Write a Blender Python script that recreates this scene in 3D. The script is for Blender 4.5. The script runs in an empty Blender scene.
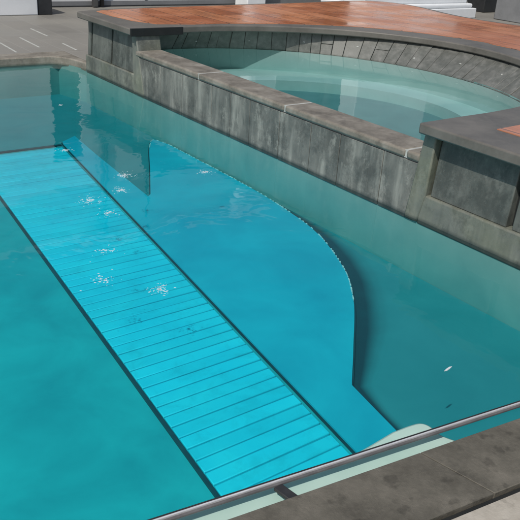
import bpy, bmesh, math, random
from mathutils import Vector, Matrix
random.seed(7)
S = bpy.context.scene
C = S.collection
H = 1.75

# ------------------------------------------------------------------ helpers
def obj(name, bm, m, parent=None, bevel=0.0, smooth=False, seg=2):
    me = bpy.data.meshes.new(name)
    bmesh.ops.recalc_face_normals(bm, faces=bm.faces)
    if parent is not None:
        bmesh.ops.translate(bm, verts=bm.verts, vec=-origin(parent))
    bm.to_mesh(me); bm.free()
    o = bpy.data.objects.new(name, me); C.objects.link(o)
    for mm in (m if isinstance(m, (list, tuple)) else [m]):
        me.materials.append(mm)
    if parent is not None:
        o.parent = parent
    if bevel:
        b = o.modifiers.new('bevel', 'BEVEL'); b.width = bevel; b.segments = seg; b.limit_method = 'ANGLE'
        b.angle_limit = math.radians(35)
    if smooth or bevel:
        for p in me.polygons: p.use_smooth = True
        if not smooth:
            try:
                me.set_sharp_from_angle(angle=math.radians(40))
            except Exception: pass
    return o

def origin(o):
    v = Vector(o.location); p = o.parent
    while p is not None:
        v += p.location; p = p.parent
    return v

def thing(name, label, cat, loc=(0, 0, 0), group=None):
    o = bpy.data.objects.new(name, None); C.objects.link(o)
    o.location = loc; o.empty_display_size = 0.1
    o['label'] = label; o['category'] = cat
    if group: o['group'] = group
    return o

def tag(o, label, cat, group=None):
    o['label'] = label; o['category'] = cat
    if group: o['group'] = group
    return o

def struct(name, bm, m, **k):
    o = obj(name, bm, m, **k); o['kind'] = 'structure'; return o

def box(bm, x0, x1, y0, y1, z0, z1):
    v = [bm.verts.new((x, y, z)) for z in (z0, z1) for x, y in ((x0, y0), (x1, y0), (x1, y1), (x0, y1))]
    for f in ((0, 3, 2, 1), (4, 5, 6, 7), (0, 1, 5, 4), (1, 2, 6, 5), (2, 3, 7, 6), (3, 0, 4, 7)):
        bm.faces.new([v[i] for i in f])
    return v

def B(*a):
    bm = bmesh.new(); box(bm, *a); return bm

def prism(pts, z0, z1, bm=None):
    """closed prism from an outline in plan; z1 / z0 may be functions of (x, y)"""
    bm = bm or bmesh.new()
    a = [bm.verts.new((x, y, z0)) for x, y in pts]
    b = [bm.verts.new((x, y, z1)) for x, y in pts]
    bm.faces.new(a[::-1]); bm.faces.new(b)
    n = len(pts)
    for i in range(n):
        bm.faces.new((a[i], a[(i+1) % n], b[(i+1) % n], b[i]))
    return bm

def prism_yz(pts, x0, x1, bm=None):
    bm = bm or bmesh.new()
    a = [bm.verts.new((x0, y, z)) for y, z in pts]
    b = [bm.verts.new((x1, y, z)) for y, z in pts]
    bm.faces.new(a); bm.faces.new(b[::-1])
    n = len(pts)
    for i in range(n):
        bm.faces.new((a[i], a[(i+1) % n], b[(i+1) % n], b[i]))
    return bm

def sheet(outline, holes, z, bm=None):
    """flat sheet with holes"""
    bm = bm or bmesh.new()
    es = []
    for loop in [outline] + holes:
        vs = [bm.verts.new((x, y, z)) for x, y in loop]
        es += [bm.edges.new((vs[i], vs[(i+1) % len(vs)])) for i in range(len(vs))]
    bmesh.ops.triangle_fill(bm, use_beauty=True, edges=es)
    bm.normal_update()
    for f in bm.faces:
        if f.normal.z < 0: f.normal_flip()
    return bm

def lathe(profile, cx, cy, n=32, bm=None):
    bm = bm or bmesh.new()
    rings = []
    for r, z in profile:
        rings.append([bm.verts.new((cx + r*math.cos(2*math.pi*i/n), cy + r*math.sin(2*math.pi*i/n), z)) for i in range(n)])
    for a, b in zip(rings, rings[1:]):
        for i in range(n):
            bm.faces.new((a[i], a[(i+1) % n], b[(i+1) % n], b[i]))
    bm.faces.new(rings[0][::-1]); bm.faces.new(rings[-1])
    return bm

def spline(P, n=8):
    out = []
    for i in range(len(P)-1):
        p0 = Vector(P[max(i-1, 0)]); p1 = Vector(P[i]); p2 = Vector(P[i+1]); p3 = Vector(P[min(i+2, len(P)-1)])
        for k in range(n):
            t = k/n
            q = 0.5*((2*p1)+(-p0+p2)*t+(2*p0-5*p1+4*p2-p3)*t*t+(-p0+3*p1-3*p2+p3)*t**3)
            out.append((q.x, q.y))
    out.append(tuple(P[-1])); return out

# ------------------------------------------------------------------ materials
class N:
    def __init__(s, name):
        s.m = bpy.data.materials.new(name); s.m.use_nodes = True
        s.t = s.m.node_tree; s.n = s.t.nodes; s.l = s.t.links
        s.b = s.n['Principled BSDF']
        g = s.n.new('ShaderNodeNewGeometry'); s.pos = g.outputs['Position']; s.nrm = g.outputs['Normal']
    def map(s, scale=(1, 1, 1), rot=(0, 0, 0), loc=(0, 0, 0)):
        m = s.n.new('ShaderNodeMapping'); s.l.new(s.pos, m.inputs[0])
        m.inputs['Scale'].default_value = scale; m.inputs['Rotation'].default_value = rot
        m.inputs['Location'].default_value = loc
        return m.outputs[0]
    def noise(s, scale, detail=6, rough=.6, vec=None, dist=0):
        t = s.n.new('ShaderNodeTexNoise'); s.l.new(vec or s.pos, t.inputs['Vector'])
        t.inputs['Scale'].default_value = scale; t.inputs['Detail'].default_value = detail
        t.inputs['Roughness'].default_value = rough; t.inputs['Distortion'].default_value = dist
        return t.outputs[0]
    def ramp(s, fac, stops):
        r = s.n.new('ShaderNodeValToRGB'); s.l.new(fac, r.inputs[0])
        e = r.color_ramp.elements
        while len(e) < len(stops): e.new(.5)
        for k, (p, c) in enumerate(stops):
            e[k].position = p
            e[k].color = (c, c, c, 1) if isinstance(c, (int, float)) else (*c, 1)
        return r.outputs[0]
    def mix(s, fac, a, b, mode='MIX'):
        m = s.n.new('ShaderNodeMix'); m.data_type = 'RGBA'; m.blend_type = mode
        for sock, v in ((m.inputs[0], fac), (m.inputs[6], a), (m.inputs[7], b)):
            if isinstance(v, (int, float)): sock.default_value = v
            elif isinstance(v, tuple): sock.default_value = (*v, 1)
            else: s.l.new(v, sock)
        return m.outputs[2]
    def math(s, op, a, b=None, clamp=False):
        m = s.n.new('ShaderNodeMath'); m.operation = op; m.use_clamp = clamp
        for i, v in enumerate((a, b)):
            if v is None: continue
            if isinstance(v, (int, float)): m.inputs[i].default_value = v
            else: s.l.new(v, m.inputs[i])
        return m.outputs[0]
    def z(s):
        x = s.n.new('ShaderNodeSeparateXYZ'); s.l.new(s.pos, x.inputs[0]); return x.outputs
    def bump(s, h, strength=.3, dist=.01):
        b = s.n.new('ShaderNodeBump'); b.inputs['Strength'].default_value = strength
        b.inputs['Distance'].default_value = dist; s.l.new(h, b.inputs['Height'])
        s.l.new(b.outputs[0], s.b.inputs['Normal'])
    def set(s, col=None, rough=None, metal=None, spec=None):
        for k, v in (('Base Color', col), ('Roughness', rough), ('Metallic', metal), ('Specular IOR Level', spec)):
            if v is None: continue
            if isinstance(v, (int, float)): s.b.inputs[k].default_value = v
            elif isinstance(v, tuple): s.b.inputs[k].default_value = (*v, 1)
            else: s.l.new(v, s.b.inputs[k])
        return s.m

def stone(name, dark, mid, light, scale=6, rough=.7, bump=.35, speck=.0):
    t = N(name)
    n1 = t.noise(scale, 8, .65); n2 = t.noise(scale*9, 4, .7)
    c = t.ramp(n1, [(.3, dark), (.5, mid), (.72, light)])
    c = t.mix(t.math('MULTIPLY', t.ramp(n2, [(.45, 0.), (.75, 1.)]), .35), c, light)
    if speck:
        sp = t.noise(scale*2.3, 3, .5, vec=t.map((1, 1, 1), loc=(3, 7, 1)))
        c = t.mix(t.math('MULTIPLY', t.ramp(sp, [(.60, 0.), (.68, 1.)]), speck), c, tuple(v*.3 for v in dark))
    t.bump(n2, bump, .004)
    return t.set(c, t.ramp(n1, [(.2, max(rough-.15, .05)), (.8, rough+.1)]), spec=.35)

def streaked(name, dark, mid, light, lime=.5, green=.0):
    """wet render with run-down lime streaks and a dark tide line at the water"""
    t = N(name)
    n1 = t.noise(3.5, 7, .65)
    st = t.noise(1., 5, .6, vec=t.map((9, 9, 1.1)))
    st2 = t.noise(1., 4, .6, vec=t.map((28, 28, 2.0)))
    c = t.ramp(n1, [(.3, dark), (.52, mid), (.75, light)])
    c = t.mix(t.math('MULTIPLY', t.ramp(st, [(.5, 0.), (.68, 1.)]), lime), c, tuple(min(v*2.1, 1) for v in light))
    c = t.mix(t.math('MULTIPLY', t.ramp(st2, [(.54, 0.), (.72, 1.)]), lime*.6), c, tuple(v*.45 for v in dark))
    bl = t.noise(4.0, 9, .75, vec=t.map((1, 1, .8), loc=(4, 1, 8)))
    c = t.mix(t.math('MULTIPLY', t.ramp(bl, [(.48, 0.), (.60, 1.)]), .55), c, tuple(v*.42 for v in dark))
    bl2 = t.noise(8, 9, .75, vec=t.map((1, 1, .7), loc=(14, 5, 2)))
    c = t.mix(t.math('MULTIPLY', t.ramp(bl2, [(.56, 0.), (.66, 1.)]), lime), c, tuple(min(v*1.8, 1) for v in light))
    sp = t.noise(46, 3, .6)
    c = t.mix(t.math('MULTIPLY', t.ramp(sp, [(.62, 0.), (.7, 1.)]), .35), c, light)
    if green:
        g = t.noise(2.2, 5, .6, vec=t.map((1, 1, 1), loc=(9, 2, 4)))
        c = t.mix(t.math('MULTIPLY', t.ramp(g, [(.42, 0.), (.62, 1.)]), green), c, (.20, .21, .13))
    tide = t.ramp(t.math('ADD', t.z()[2], t.math('MULTIPLY', t.noise(7, 3), .02)), [(.006, 1.), (.034, 0.)])
    c = t.mix(t.math('MULTIPLY', tide, .8), c, (.022, .03, .03))
    t.bump(t.noise(60, 5, .7), .35, .004)
    return t.set(c, t.ramp(n1, [(.3, .45), (.7, .75)]))

def pooltile(name, col, col2, scale=5, rough=.5, tile=None, vary=0):
    t = N(name)
    n = t.noise(scale, 5, .55, dist=.4)
    c = t.ramp(n, [(.32, col), (.68, col2)])
    if vary:
        oi = t.n.new('ShaderNodeObjectInfo')
        c = t.mix(t.math('MULTIPLY', oi.outputs['Random'], vary), c, tuple(v*.55 for v in col))
        dirt = t.noise(7, 6, .7, dist=.5)
        c = t.mix(t.math('MULTIPLY', t.ramp(dirt, [(.5, 0.), (.72, 1.)]), .3), c, tuple(v*.5 for v in col))
    if tile:
        br = t.n.new('ShaderNodeTexBrick'); t.l.new(t.map(tile[1:4] and (1, 1, 1), rot=tile[1]), br.inputs['Vector'])
        br.offset = 0; br.inputs['Scale'].default_value = 1
        br.inputs['Brick Width'].default_value = tile[0]; br.inputs['Row Height'].default_value = tile[0]
        br.inputs['Mortar Size'].default_value = .002; br.inputs['Mortar Smooth'].default_value = .2
        c = t.mix(t.math('MULTIPLY', br.outputs['Fac'], tile[2]), c, tuple(v*.4 for v in col))
    return t.set(c, rough)

M = {}
M['slat'] = pooltile('slat_plastic', (.010, .66, .84), (.02, .74, .88), 3, .45, vary=.22)
M['shelf'] = pooltile('shelf_plaster', (.005, .36, .49), (.012, .50, .62), 1.5, .5)
M['pool'] = pooltile('pool_plaster', (.004, .33, .375), (.010, .45, .48), 2.6, .6)
M['sidefloor'] = pooltile('side_floor_plaster', (.022, .23, .255), (.035, .275, .30), 1.8, .6)
M['poolwall'] = pooltile('pool_wall_plaster', (.14, .35, .34), (.19, .41, .39), 2.6, .6)
M['trim'] = pooltile('dark_trim_tile', (.008, .05, .065), (.012, .075, .09), 9, .5)
M['trim2'] = pooltile('gutter_slope_tile', (.02, .16, .17), (.03, .20, .21), 9, .5)
t = N('shaded_pool_plaster')  # plaster darkened by an attribute to paint the shelf's shadow
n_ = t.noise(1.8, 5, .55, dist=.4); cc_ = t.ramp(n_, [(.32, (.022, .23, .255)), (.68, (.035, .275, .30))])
at_ = t.n.new('ShaderNodeAttribute'); at_.attribute_name = 'shade_paint'
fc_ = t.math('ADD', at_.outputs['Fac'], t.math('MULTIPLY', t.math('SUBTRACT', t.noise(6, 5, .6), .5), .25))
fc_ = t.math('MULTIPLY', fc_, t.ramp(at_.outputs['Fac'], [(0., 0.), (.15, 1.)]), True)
M['shade_paint'] = t.set(t.mix(fc_, cc_, (.008, .055, .07)), .6)
M['rimtile'] = pooltile('white_rim_tile', (.5, .62, .62), (.7, .78, .78), 9, .35)
M['pale'] = pooltile('pale_ledge_tile', (.50, .64, .57), (.58, .71, .64), 4, .4)
M['spa'] = pooltile('spa_plaster', (.34, .49, .48), (.41, .55, .54), 3, .5)
M['spafloor'] = pooltile('spa_floor_plaster', (.08, .20, .215), (.11, .25, .26), 3, .5)
t = N('white_glint'); t.set(t.ramp(t.noise(30), [(.3, .85), (.7, .95)]), .25)  # translucent white that paints the sun glints
trn = t.n.new('ShaderNodeBsdfTransparent'); mxx = t.n.new('ShaderNodeMixShader'); mxx.inputs[0].default_value = .6
t.l.new(trn.outputs[0], mxx.inputs[1]); t.l.new(t.b.outputs[0], mxx.inputs[2]); t.l.new(mxx.outputs[0], t.n['Material Output'].inputs['Surface'])
M['glint_fleck'] = t.m
M['drain'] = pooltile('drain_plastic', (.45, .6, .58), (.5, .65, .62), 9, .4)
M['face'] = streaked('wet_grey_render', (.095, .098, .088), (.155, .157, .14), (.23, .228, .20), .42)
M['plinth'] = streaked('mossy_plinth_stone', (.10, .11, .095), (.15, .16, .14), (.21, .215, .18), .25, .35)
M['panel'] = streaked('pier_panel_stone', (.068, .078, .07), (.102, .112, .10), (.145, .152, .136), .28)
M['mortar'] = stone('pale_mortar', (.32, .33, .31), (.42, .43, .40), (.55, .55, .52), 14, .8)
M['slot'] = stone('dark_recess', (.012, .014, .014), (.016, .018, .018), (.022, .024, .024), 10, .8)
M['copings'] = stone('weathered_coping', (.115, .103, .082), (.20, .18, .148), (.31, .29, .25), 4.5, .6, .4, .25)
M['slate'] = stone('dark_slate_cap', (.098, .09, .078), (.135, .126, .11), (.175, .163, .145), 3.5, .5, .3)
M['capedge'] = stone('slate_ring', (.085, .09, .09), (.115, .118, .115), (.15, .15, .145), 4, .45, .2)
M['bandmortar'] = stone('band_mortar', (.11, .115, .105), (.15, .155, .14), (.20, .20, .185), 9, .8)
M['spatile'] = stone('spa_band_stone', (.085, .09, .08), (.125, .13, .117), (.20, .20, .185), 12, .5, .3)
M['nearcoping'] = stone('brown_grey_stone', (.075, .068, .053), (.115, .106, .084), (.17, .155, .125), 6, .6, .8, .38)
M['deckstone'] = stone('beige_deck_stone', (.30, .27, .22), (.40, .365, .305), (.50, .46, .395), 7, .75, .5, .25)
M['white'] = stone('white_paint', (.66, .68, .69), (.74, .76, .77), (.80, .81, .82), 2, .5, .05)
M['wall'] = stone('house_render', (.60, .61, .60), (.66, .67, .66), (.72, .72, .71), 1.2, .8, .1)
M['dark'] = stone('dark_frame', (.02, .022, .024), (.03, .032, .034), (.04, .042, .044), 5, .5, .05)
M['greypaint'] = stone('grey_painted_metal', (.16, .165, .17), (.19, .195, .2), (.22, .225, .23), 3, .5, .05)
t = N('window_glass'); M['glass'] = t.set(t.ramp(t.noise(1.3, 3), [(.3, (.015, .022, .026)), (.7, (.035, .045, .05))]), .06, 0, .8)
t = N('brushed_steel')
bn = t.noise(1, 4, .6, vec=t.map((3, 220, 220)))
M['steel'] = t.set(t.ramp(bn, [(.3, .62), (.7, .78)]), t.ramp(bn, [(.3, .32), (.7, .5)]), .35)
M['lip'] = stone('dull_rail_lip', (.085, .08, .082), (.12, .115, .115), (.17, .165, .165), 9, .45, .1)
t = N('black_gasket'); M['gasket'] = t.set(t.ramp(t.noise(20), [(.3, .018), (.7, .035)]), .5)
t = N('leaf'); M['leaf'] = t.set(t.ramp(t.noise(9), [(.3, (.03, .055, .018)), (.7, (.08, .12, .04))]), .5)

# wet terracotta boards / tiles of the raised deck
t = N('wet_terracotta')
br = t.n.new('ShaderNodeTexBrick'); t.l.new(t.map(rot=(0, 0, math.radians(90))), br.inputs['Vector'])
br.offset = .5; br.inputs['Scale'].default_value = 1; br.inputs['Brick Width'].default_value = 1.1
br.inputs['Row Height'].default_value = .30; br.inputs['Mortar Size'].default_value = .006
br.inputs['Color1'].default_value = (.62, .25, .115, 1); br.inputs['Color2'].default_value = (.47, .16, .07, 1)
br.inputs['Mortar'].default_value = (.09, .06, .045, 1); br.inputs['Bias'].default_value = 0
n1 = t.noise(1.7, 6, .6); grain = t.noise(1, 6, .6, vec=t.map((26, 2.2, 1)))
c = t.mix(t.math('MULTIPLY', t.ramp(grain, [(.4, 0.), (.7, 1.)]), .4), br.outputs['Color'], (.16, .055, .028))
c = t.mix(t.math('MULTIPLY', t.ramp(n1, [(.5, 0.), (.7, 1.)]), .4), c, (.46, .24, .14))
t.bump(t.noise(2.2, 4, .5), .25, .01)
M['terra'] = t.set(c, t.ramp(n1, [(.35, .12), (.65, .42)]))

# large grey pavers of the far terrace
t = N('terrace_pavers')
br = t.n.new('ShaderNodeTexBrick'); t.l.new(t.map(rot=(0, 0, math.radians(90)), loc=(0, .1, 0)), br.inputs['Vector'])
br.offset = .5; br.inputs['Scale'].default_value = 1; br.inputs['Brick Width'].default_value = .9
br.inputs['Row Height'].default_value = .42; br.inputs['Mortar Size'].default_value = .007
br.inputs['Color1'].default_value = (.24, .23, .205, 1); br.inputs['Color2'].default_value = (.21, .20, .18, 1)
br.inputs['Mortar'].default_value = (.27, .26, .235, 1)
n1 = t.noise(1.1, 7, .6)
c = t.mix(t.math('MULTIPLY', t.ramp(n1, [(.35, 0.), (.7, 1.)]), .5), br.outputs['Color'], (.27, .255, .225))
t.bump(t.noise(40, 4), .3, .004)
M['paver'] = t.set(c, t.ramp(n1, [(.3, .4), (.7, .7)]))

GLINTS = [(2.28, 4.62, .16, 1), (2.11, 4.35, .10, 1), (2.84, 4.43, .09, 1), (1.85, 4.26, .16, .8), (2.66, 6.74, .06, .3), (2.14, 5.36, .10, .7),
          (1.63, 2.93, .14, .8), (1.44, 3.16, .12, .7), (1.85, 4.0, .12, .6), (2.36, 1.65, .035, 1), (2.52, 2.49, .05, 1),
          (1.6, 3.5, .14, .4)]
def water(name, col, dens, glints=(), wave=1.0):
    t = N(name); t.n.remove(t.b)
    out = t.n['Material Output']
    h = t.math('MULTIPLY', t.noise(2.1, 3, .5, dist=.6), 1.0)
    h = t.math('ADD', h, t.math('MULTIPLY', t.noise(9, 2, .5, dist=.5), .05))
    tot = None
    for gx, gy, r, a in glints:
        d = t.n.new('ShaderNodeVectorMath'); d.operation = 'DISTANCE'
        t.l.new(t.pos, d.inputs[0]); d.inputs[1].default_value = (gx, gy, 0)
        m = t.math('SUBTRACT', 1.0, t.math('DIVIDE', d.outputs['Value'], r*1.5), True)
        m = t.math('MULTIPLY', m, a)
        tot = m if tot is None else t.math('ADD', tot, m)
    b = t.n.new('ShaderNodeBump'); b.inputs['Strength'].default_value = 1; b.inputs['Distance'].default_value = .012*wave
    t.l.new(h, b.inputs['Height']); nrm = b.outputs[0]
    if tot is not None:
        rn = t.ramp(t.noise(34, 2, .5, dist=.8), [(.56, 0.), (.70, 1.)])
        hh = t.math('MULTIPLY', rn, t.ramp(tot, [(.05, 0.), (.7, 1.)]))
        b2 = t.n.new('ShaderNodeBump'); b2.inputs['Strength'].default_value = 1; b2.inputs['Distance'].default_value = .012
        t.l.new(hh, b2.inputs['Height']); t.l.new(nrm, b2.inputs['Normal']); nrm = b2.outputs[0]
    fr = t.n.new('ShaderNodeFresnel'); fr.inputs['IOR'].default_value = 1.33; t.l.new(nrm, fr.inputs['Normal'])
    gl = t.n.new('ShaderNodeBsdfGlossy'); gl.inputs['Roughness'].default_value = .03; t.l.new(nrm, gl.inputs['Normal'])
    tr = t.n.new('ShaderNodeBsdfTransparent'); tr.inputs[0].default_value = (1, 1, 1, 1)
    mx = t.n.new('ShaderNodeMixShader'); t.l.new(fr.outputs[0], mx.inputs[0]); t.l.new(tr.outputs[0], mx.inputs[1]); t.l.new(gl.outputs[0], mx.inputs[2])
    t.l.new(mx.outputs[0], out.inputs['Surface'])
    va = t.n.new('ShaderNodeVolumeAbsorption'); va.inputs['Color'].default_value = (*col, 1); va.inputs['Density'].default_value = dens
    t.l.new(va.outputs[0], out.inputs['Volume'])
    return t.m
M['water'] = water('pool_water', (.03, .82, .87), .72, (), .5)
M['spawater'] = water('spa_water', (.45, .93, .94), .5, (), .14)

# ------------------------------------------------------------------ the pool shell
NX0, NX1 = -3.2, 3.6
def near(x): return 1.41 - .135*(x-1.04)
POOL = [(NX0, near(NX0)), (NX1, near(NX1)), (3.6, 8.27), (3.47, 8.78), (NX0, 8.78)]
def offset_pool(d, dn=None):
    dn = d if dn is None else dn
    return [(NX0-d, near(NX0-d)-dn), (NX1+d, near(NX1+d)-dn), (3.6+d, 8.3), (3.47+d, 8.78+d), (NX0-d, 8.78+d)]
# floor
bm = bmesh.new()
ring = offset_pool(.05)
f = bm.faces.new([bm.verts.new((x, y, -.398)) for x, y in ring])
struct('pool_floor', bm, M['pool'])
struct('side_floor', prism([(2.1, 1.3), (3.595, 1.3), (3.595, 8.26), (3.46, 8.77), (-3.1, 8.77), (-3.1, 6.745), (2.6, 6.745)], -.7, -.394), M['sidefloor'])
# walls (thick), one ring
bm = bmesh.new()
inn = POOL; outr = offset_pool(.16)
n = len(inn)
for zs in (0,):
    vi = [[bm.verts.new((x, y, z)) for x, y in inn] for z in (-1.15, -.005)]
    vo = [[bm.verts.new((x, y, z)) for x, y in outr] for z in (-1.15, -.005)]
    for i in range(n):
        j = (i+1) % n
        bm.faces.new((vi[0][i], vi[0][j], vi[1][j], vi[1][i]))
        bm.faces.new((vo[0][i], vo[0][j], vo[1][j], vo[1][i]))
        bm.faces.new((vi[1][i], vi[1][j], vo[1][j], vo[1][i]))
        bm.faces.new((vi[0][i], vi[0][j], vo[0][j], vo[0][i]))
struct('pool_basin', bm, M['poolwall'])
# water body
struct('pool_water', prism(offset_pool(.012), -1.12, 0.0), M['water'])

# ------------------------------------------------------------------ slatted bench strip
KS = (1.75+.385)/(1.75+.45)
YS0, YS1 = 1.60, 6.91*KS
def sl(y): return (1.36 + (y/KS-1.93)*.0940)*KS           # left edge in plan
def sr(y): return (2.045 + (y/KS-1.97)*.1370)*KS          # right edge
gz = -.385
grid = thing('slatted_grating', 'long bright turquoise slatted strip running the length of the pool floor', 'grating', (sl(4.2)+.4, 4.2, -1.1))
obj('support_frame', prism([(sl(YS0)-.009, YS0), (sr(YS0)+.0, YS0), (sr(YS1)+.0, YS1), (sl(YS1)-.009, YS1)], -1.095, gz-.03), M['trim'], grid)
pitch = .0865*KS; y = YS0 + .01; k = 0
while y + pitch < YS1:
    a, b = y, y + pitch - .0085
    dz = random.uniform(-.0012, .0012)
    obj('slat', prism([(sl(a)+.012, a), (sr(a)-.012, a), (sr(b)-.012, b), (sl(b)+.012, b)], gz-.024, gz+dz), M['slat'], grid, bevel=.004)
    y += pitch; k += 1
# dark edge trims of the strip
obj('edge_trim', prism([(sl(YS0)-.012, YS0), (sl(YS0)+.004, YS0), (sl(YS1)+.004, YS1), (sl(YS1)-.012, YS1)], gz-.13, gz+.002), M['trim'], grid)
obj('edge_trim', prism([(sl(YS1)-.024, YS1+.001), (sr(YS1), YS1+.001), (sr(YS1), YS1+.03), (sl(YS1)-.024, YS1+.03)], gz-.13, gz+.002), M['trim'], grid)

# ------------------------------------------------------------------ curved shelf
sz = -.368
far_side = [(2.70, 6.80), (2.87, 6.90)]
band1 = [(2.80, 6.23), (2.70, 5.03)]
curve = spline([(2.70, 5.03), (3.02, 5.63), (3.33, 6.22), (3.50, 6.46), (3.575, 6.30), (3.583, 6.0), (3.585, 5.45), (3.582, 4.95), (3.56, 4.50), (3.46, 3.82), (3.21, 3.21), (2.95, 2.83), (2.59, 2.44), (2.32, 2.16)], 8)
band2 = [(2.28, 1.95), (2.22, 1.62)]
def shr(y): return sr(y) + .010
outer = far_side[1:] + band1[:1] + curve + band2
inner = [(shr(1.62), 1.62), (shr(6.7), 6.7), (2.66, 6.76)]
shelf = thing('curved_shelf', 'smooth blue underwater shelf with a curved dotted edge beside the grating', 'pool shelf', (2.6, 4.2, -1.1))
obj('shelf_body', prism(inner + outer, -1.095, sz-.010), M['trim'], shelf)
# top slab slightly inside the trim
def inset(path, d):
    out = []
    for i, p in enumerate(path):
        a = Vector(path[max(i-1, 0)]); b = Vector(path[min(i+1, len(path)-1)])
        t_ = (b-a).normalized(); nn = Vector((t_.y, -t_.x))
        out.append((p[0]+nn.x*d, p[1]+nn.y*d))
    return out
cin = inset(outer, .010)
obj('shelf_top', prism([(shr(1.62)+.003, 1.625), (shr(6.7)+.003, 6.7), (2.67, 6.755)] + cin, sz-.05, sz), M['shelf'], shelf)
# side riser between grating and shelf is the dark line
obj('riser_trim', prism([(sr(1.62)+.001, 1.62), (shr(1.62)+.003, 1.62), (shr(6.7)+.002, 6.7), (sr(6.7)+.001, 6.7)], -1.09, sz-.035), M['trim'], shelf)
# dotted white rim tiles along the curve: short tiles, tapering off towards the near end
cc = spline([(3.33, 6.22), (3.50, 6.46), (3.575, 6.30), (3.583, 6.0), (3.585, 5.45), (3.582, 4.95), (3.56, 4.50), (3.46, 3.82), (3.21, 3.21), (2.95, 2.83)], 40)
acc = 0; step_n = .05; ntile = 0
last = Vector(cc[0])
for i in range(1, len(cc)):
    p = Vector(cc[i]); acc += (p-last).length
    if acc >= step_n:
        tdir = (p-last).normalized(); acc = 0; step_n = random.uniform(.02, .055)
        nn = Vector((tdir.y, -tdir.x))
        if ntile < 96 and random.random() < .86:
            L2 = random.uniform(.007, .017); w = random.uniform(.002, .005)
            q = p + nn*.009
            pts = [q+tdir*L2+nn*w, q+tdir*L2-nn*w, q-tdir*L2-nn*w, q-tdir*L2+nn*w]
            obj('rim_tile', prism([(v.x, v.y) for v in pts], sz-.01, sz+.004), M['rimtile'], shelf)
        ntile += 1
    last = p
# shelf's cast shadow painted as a dark gradient along its curved side
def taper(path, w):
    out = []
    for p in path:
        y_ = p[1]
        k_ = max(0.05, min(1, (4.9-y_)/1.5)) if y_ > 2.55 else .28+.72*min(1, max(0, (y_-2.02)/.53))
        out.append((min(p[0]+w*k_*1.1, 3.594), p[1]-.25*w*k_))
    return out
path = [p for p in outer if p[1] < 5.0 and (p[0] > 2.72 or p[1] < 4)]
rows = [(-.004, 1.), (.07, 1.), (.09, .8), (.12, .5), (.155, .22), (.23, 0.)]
bm = bmesh.new(); cl_ = bm.loops.layers.float_color.new('shade_paint')
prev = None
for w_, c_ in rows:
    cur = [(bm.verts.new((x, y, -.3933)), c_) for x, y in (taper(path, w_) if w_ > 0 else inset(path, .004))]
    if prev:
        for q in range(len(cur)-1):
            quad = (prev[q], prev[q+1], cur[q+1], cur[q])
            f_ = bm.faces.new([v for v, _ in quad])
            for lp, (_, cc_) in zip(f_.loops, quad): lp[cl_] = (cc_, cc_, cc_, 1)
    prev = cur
obj('shelf_shadow_paint', bm, M['shade_paint'], shelf)

# pale ledge at the near end
led = [(.30, 1.672), (1.04, 1.566), (1.40, 1.512), (1.58, 1.492), (1.74, 1.502), (1.88, 1.515)] + spline([(1.88, 1.515), (1.97, 1.508), (2.02, 1.495), (2.04, 1.46), (2.035, 1.40), (2.06, 1.34)], 5)[1:] + [(2.08, near(2.08)+.002), (.30, near(.30)+.002)]
lo = obj('entry_ledge', prism(led, -.20, -.045), M['pale'], bevel=.012)
tag(lo, 'pale round-cornered ledge just under the water by the steel rail', 'ledge')

# sun glints on the water, imitated by white flecks in loose patches
bm = bmesh.new()
rf = random.Random(5)
for gx, gy, gr, ga in GLINTS:
    if gr < .055: continue
    for k in range(int(75*ga*(gr/.12)**.7)):
        a_ = rf.uniform(0, 6.28); q_ = abs(rf.gauss(0, .30))*gr
        cx_ = gx+math.cos(a_)*q_*1.2; cy_ = gy+math.sin(a_)*q_*1.1
        L_ = rf.choice((.0018, .0022, .003, .004, .006, .008))*(1.3 if q_ < gr*.3 else .8); wd = min(L_*rf.uniform(.25, .6), .0022)
        hd = -.62 + rf.gauss(0, .5); bend = rf.uniform(-.6, .6); up = []; dn = []
        for q in range(6):
            u_ = -1+q*.4; ww = wd*(1-u_*u_*.85)*rf.uniform(.5, 1.2)
            lx = u_*L_; ly = bend*(u_*u_)*L_
            for lst, sg in ((up, 1), (dn, -1)):
                X_, Y_ = lx, ly+sg*ww
                lst.append((cx_+X_*math.cos(hd)-Y_*math.sin(hd), cy_+X_*math.sin(hd)+Y_*math.cos(hd)))
        prism(up+dn[::-1], .0005, .0018, bm)
fo_ = obj('painted_glints', bm, M['glint_fleck']); fo_['kind'] = 'stuff'
lf = obj('glint_streak', prism([(2.332, 1.652), (2.352, 1.658), (2.376, 1.662), (2.390, 1.658), (2.366, 1.651), (2.346, 1.648)], .0006, .004), M['glint_fleck'])  # thin white sliver painting one sun glint on the water
tag(lf, 'single white sun glint painted as a streak between the curved shelf and the right edge', 'glint')
# ------------------------------------------------------------------ near coping, rail, deck
cw = .275
cp = thing('pool_coping', 'weathered brown grey stone coping along the near pool edge', 'coping', (1.2, near(1.2), 0))
xs = [-3.36, -2.36, -1.36, -.36, .62, 1.86, 2.86, 3.78]
for a, b in zip(xs, xs[1:]):
    g_ = .0015
    sk = .06
    obj('coping_stone', prism([(a+g_, near(a)-cw), (b-g_, near(b)-cw), (b-g_-sk, near(b-sk)), (a+g_-sk, near(a-sk))], -.045, .032), M['nearcoping'], cp, bevel=.0025)
# dark drain slot behind the coping
dr = obj('slot_drain', prism([(-3.4, near(-3.4)-cw-.028), (3.8, near(3.8)-cw-.028), (3.8, near(3.8)-cw-.002), (-3.4, near(-3.4)-cw-.002)], -.04, .012), M['slot'])
tag(dr, 'thin dark drainage slot between the brown coping and beige deck', 'drain')

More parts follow.
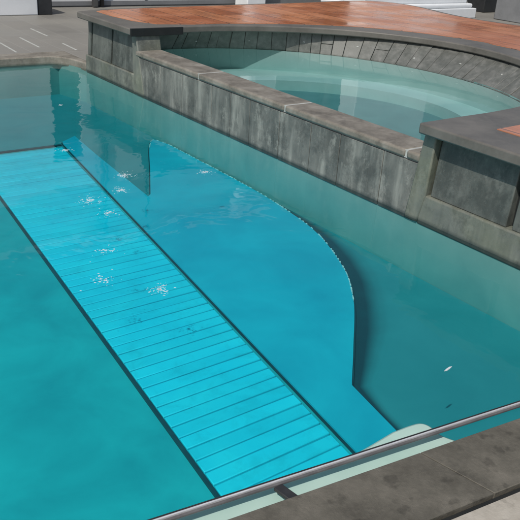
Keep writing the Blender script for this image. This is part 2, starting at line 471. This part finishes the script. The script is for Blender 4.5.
rail = thing('steel_rail', 'thin brushed steel rail along the near water edge', 'rail', (1.2, near(1.2)+.12, 0))
def rp(x, off): return (x, 1.545 - .146*(x-.82) + off)
obj('rail_bar', prism([rp(-3.1, 0), rp(3.58, 0), rp(3.58, .007), rp(-3.1, .007)], .006, .019), M['steel'], rail, bevel=.003)
obj('gasket', prism([rp(-3.1, .0075), rp(3.58, .0075), rp(3.58, .012), rp(-3.1, .012)], .004, .0195), M['gasket'], rail, bevel=.001)
obj('lower_lip', prism([rp(-3.1, -.011), rp(3.58, -.011), rp(3.58, -.0005), rp(-3.1, -.0005)], .003, .012), M['lip'], rail, bevel=.002)
for x in (-2.4, -.6, 1.285, 3.05):
    y1 = rp(x, -.011)[1]; y0 = near(x)-.004
    obj('bracket', prism([(x-.016, y0), (x+.022, y0-.002), (x+.006, y1), (x-.03, y1)], -.004, .010), M['gasket'], rail, bevel=.003)

# ------------------------------------------------------------------ ground and terrace
hole = [(NX0-.14, near(NX0-.14)-cw-.03), (3.7, near(3.7)-cw-.03), (3.7, 8.86), (NX0-.14, 8.86)]
# near deck (beige) and far terrace (grey) are separate sheets
bm = bmesh.new()
def poly(bm, pts, z):
    bm.faces.new([bm.verts.new((x, y, z)) for x, y in pts])
e0 = near(-3.4)-cw-.03; e1 = near(3.8)-cw-.03
prism([(-3.36, e0-.005), (3.52, near(3.52)-cw-.03), (3.52, -6), (-3.36, -6)], -.05, .030, bm)
struct('near_deck', bm, M['deckstone'])
struct('ground', sheet([(-150, -150), (150, -150), (150, 150), (-150, 150)], [[(-3.34, .6), (3.74, .6), (3.74, 8.92), (-3.34, 8.92)]], -.055), M['paver'])
bm = bmesh.new()
box(bm, -3.2, 40, 9.052, 30, -.05, .072)
struct('terrace', bm, M['paver'])
struct('terrace_corner', B(3.662, 4.2, 8.245, 9.05, -.05, .0715), M['paver'])
bm = B(-12, -3.365, -6, 30, -.05, .070)
struct('side_terrace', bm, M['paver'])
# far coping with rounded corner
fc = thing('far_coping', 'grey stone coping at the far end of the pool', 'coping', (0, 8.9, 0))
xs = [-3.36, -2.2, -1.0, .2, 1.4, 2.5]
for a, b in zip(xs, xs[1:]):
    obj('coping_stone', B(a+.002, b-.002, 8.77, 9.05, -.03, .075), M['copings'], fc, bevel=.014)
obj('coping_stone', prism([(2.502, 8.77), (3.36, 8.77), (3.47, 8.70), (3.545, 8.52), (3.60, 8.25), (3.66, 8.25), (3.66, 9.05), (2.502, 9.05)], -.03, .075), M['copings'], fc, bevel=.014)
# pale grout lines in the terrace
for (x0, y0, x1, y1) in ((3.12, 9.84, 3.085, 9.12), (3.50, 10.17, 3.47, 9.38), (3.87, 9.60, 3.84, 9.07), (2.6, 10.3, 2.57, 9.5), (3.92, 10.9, 3.90, 10.2)):
    struct('paving_joint', prism([(x0-.012, y0), (x1-.012, y1), (x1+.012, y1), (x0+.012, y0)], .068, .0745), M['mortar'])

# ------------------------------------------------------------------ spa wall (low)
SW = thing('spa_wall', 'low streaked grey wall with stone coping between spa and pool', 'wall', (3.7, 5, 0))
obj('wall_core', B(3.606, 3.87, 3.00, 6.99, -.03, .373), M['mortar'], SW)
seams = [3.02, 3.36, 3.80, 4.13, 4.52, 4.93, 5.22, 5.52, 6.04, 6.45, 6.95]
for a, b in zip(seams, seams[1:]):
    o = obj('face_slab', B(3.592, 3.6045, a+.0025, b-.0025, -.025, .366), M['face'], SW, bevel=.004)
cs = [3.03, 3.16, 4.46, 5.745, 6.97]
for a, b in zip(cs, cs[1:]):
    obj('coping_stone', B(3.578, 3.872, a+.007, b-.007, .374, .432), M['copings'], SW, bevel=.018, seg=3)
obj('mortar_joint', B(3.590, 3.862, 3.0, 6.985, .376, .4275), M['mortar'], SW)

# ------------------------------------------------------------------ piers
def pier(name, label, y0, y1, slots, endside):
    P_ = thing(name, label, 'wall', (3.7, (y0+y1)/2, 0))
    obj('pier_core', B(3.675, 3.86, y0+.04, y1, -.03, .578), M['slot'], P_)
    obj('plinth', B(3.592, 3.80, y0, y1, -.03, .178), M['plinth'], P_, bevel=.012)
    ys = [y0+.045 if endside < 0 else y0] + slots + [y1-.045 if endside > 0 else y1]
    for i, (a, b) in enumerate(zip(ys, ys[1:])):
        g0 = .021
        # battered panel: foot stands proud of its head
        a_ = a + g0; b_ = b - g0
        bmp = bmesh.new()
        v = [bmp.verts.new(p) for p in ((3.612, a_, .178), (3.612, b_, .178), (3.70, b_, .178), (3.70, a_, .178),
                                        (3.640, a_, .577), (3.640, b_, .577), (3.70, b_, .577), (3.70, a_, .577))]
        for f in ((0, 3, 2, 1), (4, 5, 6, 7), (0, 1, 5, 4), (1, 2, 6, 5), (2, 3, 7, 6), (3, 0, 4, 7)):
            bmp.faces.new([v[q] for q in f])
        obj('pier_panel', bmp, M['panel'], P_, bevel=.006)
    return P_
pr = pier('stone_pier', 'grey stone pier with dark slots under the nearer slate cap', .3, 2.99, [1.05, 1.68, 2.315], 1)
pr2 = pier('stone_pier', 'grey stone pier with dark slots at the far corner of the pool', 7.0, 8.24, [7.60, 8.12], -1)
# leaning end posts
obj('end_post', prism_yz([(2.93, .577), (3.025, .577), (3.10, -.02), (2.985, -.02), (2.945, .178)], 3.584, 3.86), M['plinth'], pr, bevel=.01)
obj('end_post', prism_yz([(7.05, .577), (6.955, .577), (6.80, .02), (6.80, -.02), (7.02, -.02), (7.02, .178)], 3.584, 3.86), M['plinth'], pr2, bevel=.01)

# ------------------------------------------------------------------ spa shell and raised deck
SC = (4.2, 5.1)
def ell(ax, ay, th): return (SC[0]+ax*math.cos(th), SC[1]+ay*math.sin(th))
NT = 56
ths = [math.pi/2 - math.pi*i/NT for i in range(NT+1)]     # far (90 deg) round to near (-90 deg)
def rings(prof_y_far=None):
    pass
def loop(axx, ayf, ayn, xs=3.87):
    pts = []
    for th in ths:
        ay = ayf if math.sin(th) > 0 else ayn
        pts.append(ell(axx, ay, th))
    return [(xs, pts[0][1])] + pts + [(xs, pts[-1][1])]
water_l = loop(2.06, 2.22, 2.12)
band_l = loop(2.40, 2.03, 2.09)
top_l = loop(2.36, 1.99, 2.05)
spa = thing('spa_pool', 'raised half round spa pool with pale turquoise lining and stone band', 'spa', (4.2, 5.1, 0))
def strip(loopA, zA, loopB, zB, bm=None):
    bm = bm or bmesh.new()
    a = [bm.verts.new((x, y, zA)) for x, y in loopA]; b = [bm.verts.new((x, y, zB)) for x, y in loopB]
    for i in range(len(a)-1):
        bm.faces.new((a[i], a[i+1], b[i+1], b[i]))
    return bm
obj('stone_band', strip([(x+(x-4.2)*.005, y+(y-5.1)*.005) for x, y in water_l], .350, [(x+(x-4.2)*.005, y+(y-5.1)*.005) for x, y in band_l], .578), M['bandmortar'], spa, smooth=True)
rb = random.Random(3)
import functools
@functools.lru_cache(None)
def topth(th):
    fa = 2.22 if math.sin(th) > 0 else 2.12
    bx, by = ell(2.06, fa, th); nx, ny = math.cos(th)/2.06, math.sin(th)/fa; l_ = math.hypot(nx, ny); nx /= l_; ny /= l_
    best = None
    for q in range(-60, 61):
        t2 = th+q*.004; fb = 2.03 if math.sin(t2) > 0 else 2.09
        tx, ty = ell(2.40, fb, t2); d_ = abs((tx-bx)*ny-(ty-by)*nx)
        if best is None or d_ < best[0]: best = (d_, tx, ty)
    return bx, by, best[1], best[2]
def bandpt(th, f_, push=0.):
    bx, by, tx, ty = topth(round(th, 4)); x = bx+(tx-bx)*f_; y = by+(ty-by)*f_
    return (x+(x-4.2)*push, y+(y-5.1)*push, .356+(.221*f_))
def bandpt_old(th, f_, push=0.):
    fa = 2.22 if math.sin(th) > 0 else 2.12; fb = 2.03 if math.sin(th) > 0 else 2.09
    x, y = ell(2.06+.34*f_, fa+(fb-fa)*f_, th)
    return (x+(x-4.2)*push, y+(y-5.1)*push, .356+(.221*f_))
th0 = math.pi/2-.005
while th0 > -math.pi/2+.03:
    dth = rb.uniform(.05, .085); th1 = max(th0-dth, -math.pi/2+.002)
    spl = rb.uniform(.42, .58) if rb.random() < .1 else None
    for fa_, fb_ in (((.0, .99),) if spl is None else ((.0, spl-.01), (spl+.01, .99))):
        bmx = bmesh.new(); pu = rb.uniform(-.003, .003)
        pts4 = []
        for (tt, ff) in ((th0-.0012, fa_), (th1+.0012, fa_), (th1+.0012, fb_), (th0-.0012, fb_)):
            ff = min(.985, max(.01, ff+rb.uniform(-.006, .006)))
            pts4.append((tt, ff))
        va = [bmx.verts.new(bandpt(a_, b_, pu)) for a_, b_ in pts4]; vb = [bmx.verts.new(bandpt(a_, b_, .014)) for a_, b_ in pts4]
        bmx.faces.new(va); bmx.faces.new(vb[::-1])
        for q in range(4): bmx.faces.new((va[q], va[(q+1) % 4], vb[(q+1) % 4], vb[q]))
        obj('band_stone', bmx, M['spatile'], spa, bevel=.004)
    th0 = th1
obj('basin_wall', strip(water_l, .02, water_l, .356), M['spa'], spa, smooth=True)
bench_l = [(x-.0, y) for x, y in loop(1.72, 1.55, 1.55)]
bm = bmesh.new()
a = [bm.verts.new((x, y, .13)) for x, y in water_l]; b = [bm.verts.new((x, y, .13)) for x, y in bench_l]
c_ = [bm.verts.new((x, y, .02)) for x, y in bench_l]
for i in range(len(a)-1):
    bm.faces.new((a[i], a[i+1], b[i+1], b[i])); bm.faces.new((b[i], b[i+1], c_[i+1], c_[i]))
obj('bench', bm, M['spa'], spa)
bm = bmesh.new(); bm.faces.new([bm.verts.new((x, y, .021)) for x, y in bench_l])
obj('basin_floor', bm, M['spafloor'], spa)
struct('spa_water', prism([(3.862, water_l[0][1]+.004)] + [(x+(x-4.2)*.004, y+(y-5.1)*.004) for x, y in water_l[1:-1]] + [(3.862, water_l[-1][1]-.004)], .015, .372), M['spawater'])
# pale stone studs set in the band
for k in range(0, 26, 3):
    th = math.radians(84 - k*5.6 + random.uniform(-2, 2))
    ay = 2.22 if math.sin(th) > 0 else 2.12
    ay2 = 2.03 if math.sin(th) > 0 else 2.09
    fz = random.uniform(.35, .6)
    ax = 2.06 + (2.40-2.06)*fz; ayy = ay + (ay2-ay)*fz
    x, y_ = ell(ax, ayy, th); zc = .355 + (.579-.355)*fz
    bm = bmesh.new(); bmesh.ops.create_icosphere(bm, subdivisions=1, radius=.020)
    for v in bm.verts:
        v.co *= random.uniform(.5, 1.2); v.co.z *= .6
    bmesh.ops.translate(bm, verts=bm.verts, vec=(x, y_, zc))
    obj('band_stud', bm, M['mortar'], spa, smooth=True)

# raised deck: slate border slab with terracotta field
out_edge = spline([(3.52, 8.27), (3.90, 8.42), (4.60, 8.54), (5.41, 8.64), (6.23, 8.70), (7.24, 8.82), (8.1, 8.92), (8.72, 8.88), (9.0, 8.55), (9.0, 8.0), (8.8, 7.3), (8.76, 6.7), (8.95, 5.9), (9.3, 4.6), (9.5, 3.0)], 5) + [(9.5, .25)]
deck = thing('raised_deck', 'raised terracotta deck with dark slate border curving round the spa', 'deck', (6.5, 7.5, 0))
ring_in = [(3.52, 7.0-.01)] + [(x, y) for x, y in top_l if x > 4.0 or True][:0]
arc = [ell(2.36, 1.90 if math.sin(th) > 0 else 2.06, th) for th in ths]
# the cap ends: far end starts at y = 7.0, near end at y = 3.04
arc = [(4.12, 6.985)] + [p for p in arc if p[0] > 4.35] + [(4.2, 3.035)]
slab = out_edge + [(3.52, .25), (3.52, 3.03)] + [(3.9, 3.035)] + arc[::-1] + [(3.52, 6.955)]
o = obj('slate_border', prism(slab, .580, .650), M['slate'], deck, bevel=.012)
obj('shaded_cap_end', B(3.515, 4.125, 6.925, 6.950, .576, .6525), M['slot'], deck, bevel=.003)  # near-black piece paints the shade on the cap's unlit end face
# terracotta field, 4 mm proud
field_out = [(x, y) for x, y in inset(out_edge[:-1], .0)]
fo = []
for i, p in enumerate(out_edge):
    a = Vector(out_edge[max(i-1, 0)]); b = Vector(out_edge[min(i+1, len(out_edge)-1)])
    t_ = (b-a).normalized(); nn = Vector((t_.y, -t_.x)); fo.append((p[0]+nn.x*.10, p[1]+nn.y*.10))
fo = [p for p in fo if p[0] > 3.76][:-1] + [(9.38, .4)]
def ringw(th):   # width of the slate ring
    s = math.sin(th)
    return .30 + .12*(1-abs(s)) if s > 0 else .36
fi = []
for th in ths:
    ay = 1.90 if math.sin(th) > 0 else 2.06
    w = ringw(th)
    p = ell(2.36+w, ay+(.12 if th > 1.2 else .12+.22*min(1, (1.2-th)/.6)), th)
    fi.append(p)
fi = [p for p in fi if p[0] > 4.5]
near_tip = [(3.86, 2.70), (3.84, .4)]
field = [(3.74, 8.22)] + fo + near_tip[::-1] + fi[::-1] + [(4.36, 7.08), (3.95, 7.18), (3.80, 7.45), (3.74, 7.85)]
obj('terracotta_field', prism(field, .62, .654), M['terra'], deck)
# deck sides down to the ground
body = [(x, y) for x, y in ([(3.66, 8.24)] + inset(out_edge[2:-1], .06) + [(9.42, .32), (3.87, .32), (3.87, 2.96)])]
inner_b = [(x, y) for x, y in loop(2.44, 2.25, 2.16)]
bm = strip(body, -.05, body, .579)
obj('deck_side', bm, M['panel'], deck)

# ------------------------------------------------------------------ house and things behind
house = thing('house_facade', 'pale rendered house wall behind the terrace with tall dark windows', 'house', (9, 13.4, .07))
HY = 13.2
wins = [(5.05, 5.62, .22, 2.7), (6.9, 9.55, .34, 3.4), (10.3, 13.3, .34, 3.4), (13.5, 14.1, .34, 3.2), (16.2, 19.4, .12, 3.0)]
# wall built from strips round the openings
segs = []
x = 1.2
bm = bmesh.new()
for (a, b, z0, z1) in wins:
    box(bm, x, a, HY, HY+.3, .07, 4.3)
    box(bm, a, b, HY+.001, HY+.3, .07, z0)
    box(bm, a, b, HY+.001, HY+.3, z1, 4.298)
    x = b
box(bm, x, 24, HY, HY+.3, .07, 4.3)
obj('wall', bm, M['wall'], house)
for (a, b, z0, z1) in wins:
    bm = bmesh.new()
    box(bm, a, a+.07, HY+.06, HY+.14, z0, z1); box(bm, b-.07, b, HY+.06, HY+.14, z0, z1)
    box(bm, a+.07, b-.07, HY+.06, HY+.14, z0, z0+.07); box(bm, a+.07, b-.07, HY+.06, HY+.14, z1-.07, z1)
    if b-a > 1:
        m_ = (a+b)/2; box(bm, m_-.03, m_+.03, HY+.06, HY+.14, z0+.07, z1-.07)
    w = obj('window', bm, M['dark'], house)
    obj('pane', B(a+.02, b-.02, HY+.15, HY+.17, z0+.02, z1-.02), M['glass'], w)
obj('baseboard', B(1.2, 24, HY-.03, HY-.002, .072, .17), M['greypaint'], house)
obj('base_shadow_gap', B(1.2, 24, HY-.034, HY-.031, .072, .095), M['dark'], house)
obj('roof', B(.9, 24.3, HY-.35, HY+1.2, 4.302, 4.45), M['white'], house, bevel=.02)
obj('wall_joint', B(7.0, 7.05, HY-.012, HY-.003, .175, 4.29), M['dark'], house)

for nme, x, lab in (('column', 9.15, 'slim white column against the far wall, nearer the pool corner'), ('column', 12.62, 'slim white column against the far wall, beside the broad pedestal')):
    c0 = thing('porch_column', lab, 'column', (x, 12.75, .07), 'slim white porch columns')
    obj('column_base', B(x-.22, x+.22, 12.53, 12.97, .072, .26), M['white'], c0, bevel=.01)
    obj('shaft', lathe([(.15, .26), (.145, 1.5), (.125, 4.1)], x, 12.75, 24), M['white'], c0, smooth=True)
    obj('capital', B(x-.2, x+.2, 12.55, 12.95, 4.1, 4.29), M['white'], c0, bevel=.01)
# dark downpipe by the corner
dp = thing('drain_pipe', 'short grey drain pipe on the far wall above the slate cap', 'pipe', (5.93, 13.1, .07))
obj('pipe', lathe([(.055, .09), (.055, 4.28)], 5.93, 13.09, 16), M['greypaint'], dp, smooth=True)
obj('pipe', lathe([(.04, .09), (.04, 4.28)], 6.07, 13.10, 16), M['dark'], dp, smooth=True)
for z_ in (.5, 1.8, 3.0):
    obj('pipe_clip', B(5.86, 6.12, 13.12, 13.165, z_, z_+.05), M['dark'], dp)

# white block far left
blk = thing('white_planter', 'low white block with dark end standing on the far terrace', 'planter', (3.0, 12.6, .07))
obj('planter_box', B(.6, 4.55, 12.25, 12.85, .072, .52), M['white'], blk, bevel=.015)
obj('planter_end', B(4.56, 4.80, 12.27, 12.85, .072, .52), M['dark'], blk, bevel=.01)
obj('planter_rim', B(.56, 4.58, 12.22, 12.88, .522, .58), M['white'], blk, bevel=.01)

# broad white pedestal with stepped mouldings
ped = thing('white_pedestal', 'broad white pedestal with stepped moulded base beyond the terracotta deck', 'pedestal', (11.9, 11.2, .07))
for k, (ins, z0, z1, bv) in enumerate(((0, .072, .27, .015), (.06, .271, .36, .04), (.16, .361, .52, .02))):
    obj('moulding', B(10.15+ins, 13.45-ins, 10.5+ins, 11.9-ins, z0, z1), M['white'], ped, bevel=bv, seg=5)
obj('pedestal_shaft', B(10.7, 12.9, 11.0, 11.5, .522, 4.1), M['white'], ped, bevel=.02)
obj('cornice', B(10.6, 13.0, 10.9, 11.6, 4.102, 4.3), M['white'], ped, bevel=.02)

# grey cabinet and potted shrub at the top right
cab = thing('grey_cabinet', 'plain grey cabinet at the right edge beyond the deck', 'cabinet', (14.5, 9.9, .07))
obj('cabinet_body', B(13.8, 15.4, 9.6, 10.3, .072, .9), M['greypaint'], cab, bevel=.02)
obj('cabinet_door', B(13.86, 14.55, 9.585, 9.598, .14, .84), M['greypaint'], cab, bevel=.004)
obj('cabinet_door', B(14.62, 15.34, 9.585, 9.598, .14, .84), M['greypaint'], cab, bevel=.004)
obj('cabinet_top', B(13.76, 15.44, 9.56, 10.34, .902, .95), M['greypaint'], cab, bevel=.01)
pot = thing('potted_shrub', 'small green shrub in a dark trough beside the grey cabinet', 'plant', (15.4, 11.4, .07))
obj('trough', B(14.6, 16.4, 11.2, 11.7, .072, .46), M['dark'], pot, bevel=.02)
bm = bmesh.new()
for k in range(900):
    c0 = Vector((random.uniform(14.7, 16.3), random.uniform(11.15, 11.75), .48+abs(random.gauss(0, .26))))
    u = Vector((random.gauss(0, 1), random.gauss(0, 1), random.gauss(0, .6))).normalized()*random.uniform(.04, .08)
    w = u.cross(Vector((random.gauss(0, 1), random.gauss(0, 1), random.gauss(0, 1)))).normalized()*.022
    bm.faces.new([bm.verts.new(c0-u), bm.verts.new(c0+w), bm.verts.new(c0+u), bm.verts.new(c0-w)])
obj('foliage', bm, M['leaf'], pot)

# ------------------------------------------------------------------ camera, sun, sky
cam = bpy.data.cameras.new('camera'); co = bpy.data.objects.new('camera', cam); C.objects.link(co)
F = Vector((.55385314, .71753354, -.42236516)).normalized()
R_ = Vector((.80720671, -.58709657, .06111416)); R_ = (R_ - F*R_.dot(F)).normalized(); U = R_.cross(F)
m = Matrix((R_, U, -F)).transposed().to_4x4(); m.translation = Vector((0, 0, H))
co.matrix_world = m
cam.sensor_width = 36; cam.lens = 735.26/520*36; cam.clip_start = .05; cam.clip_end = 800
S.camera = co

EL, AZ = math.radians(52), math.radians(-118)     # azimuth measured from +y towards +x
w = bpy.data.worlds.new('World'); S.world = w; w.use_nodes = True
sky = w.node_tree.nodes.new('ShaderNodeTexSky'); sky.sky_type = 'NISHITA'; sky.sun_disc = False
sky.sun_elevation = EL; sky.sun_rotation = AZ; sky.dust_density = 2.0
bg = w.node_tree.nodes['Background']; bg.inputs[1].default_value = .095
w.node_tree.links.new(sky.outputs[0], bg.inputs[0])
sun = bpy.data.lights.new('sun', 'SUN'); sun.energy = 3.0; sun.angle = math.radians(.55); sun.color = (1, .955, .88)
so = bpy.data.objects.new('sun', sun); C.objects.link(so)
d = Vector((math.sin(AZ)*math.cos(EL), math.cos(AZ)*math.cos(EL), math.sin(EL)))
so.rotation_euler = d.to_track_quat('Z', 'Y').to_euler(); so.location = (0, 0, 20)

S.render.engine = 'CYCLES'
S.cycles.transparent_max_bounces = 16; S.cycles.max_bounces = 6; S.cycles.volume_bounces = 0
S.view_settings.view_transform = 'Standard'; S.view_settings.look = 'None'
S.view_settings.exposure = 0; S.view_settings.gamma = 1
S.render.resolution_x = 1024; S.render.resolution_y = 1024
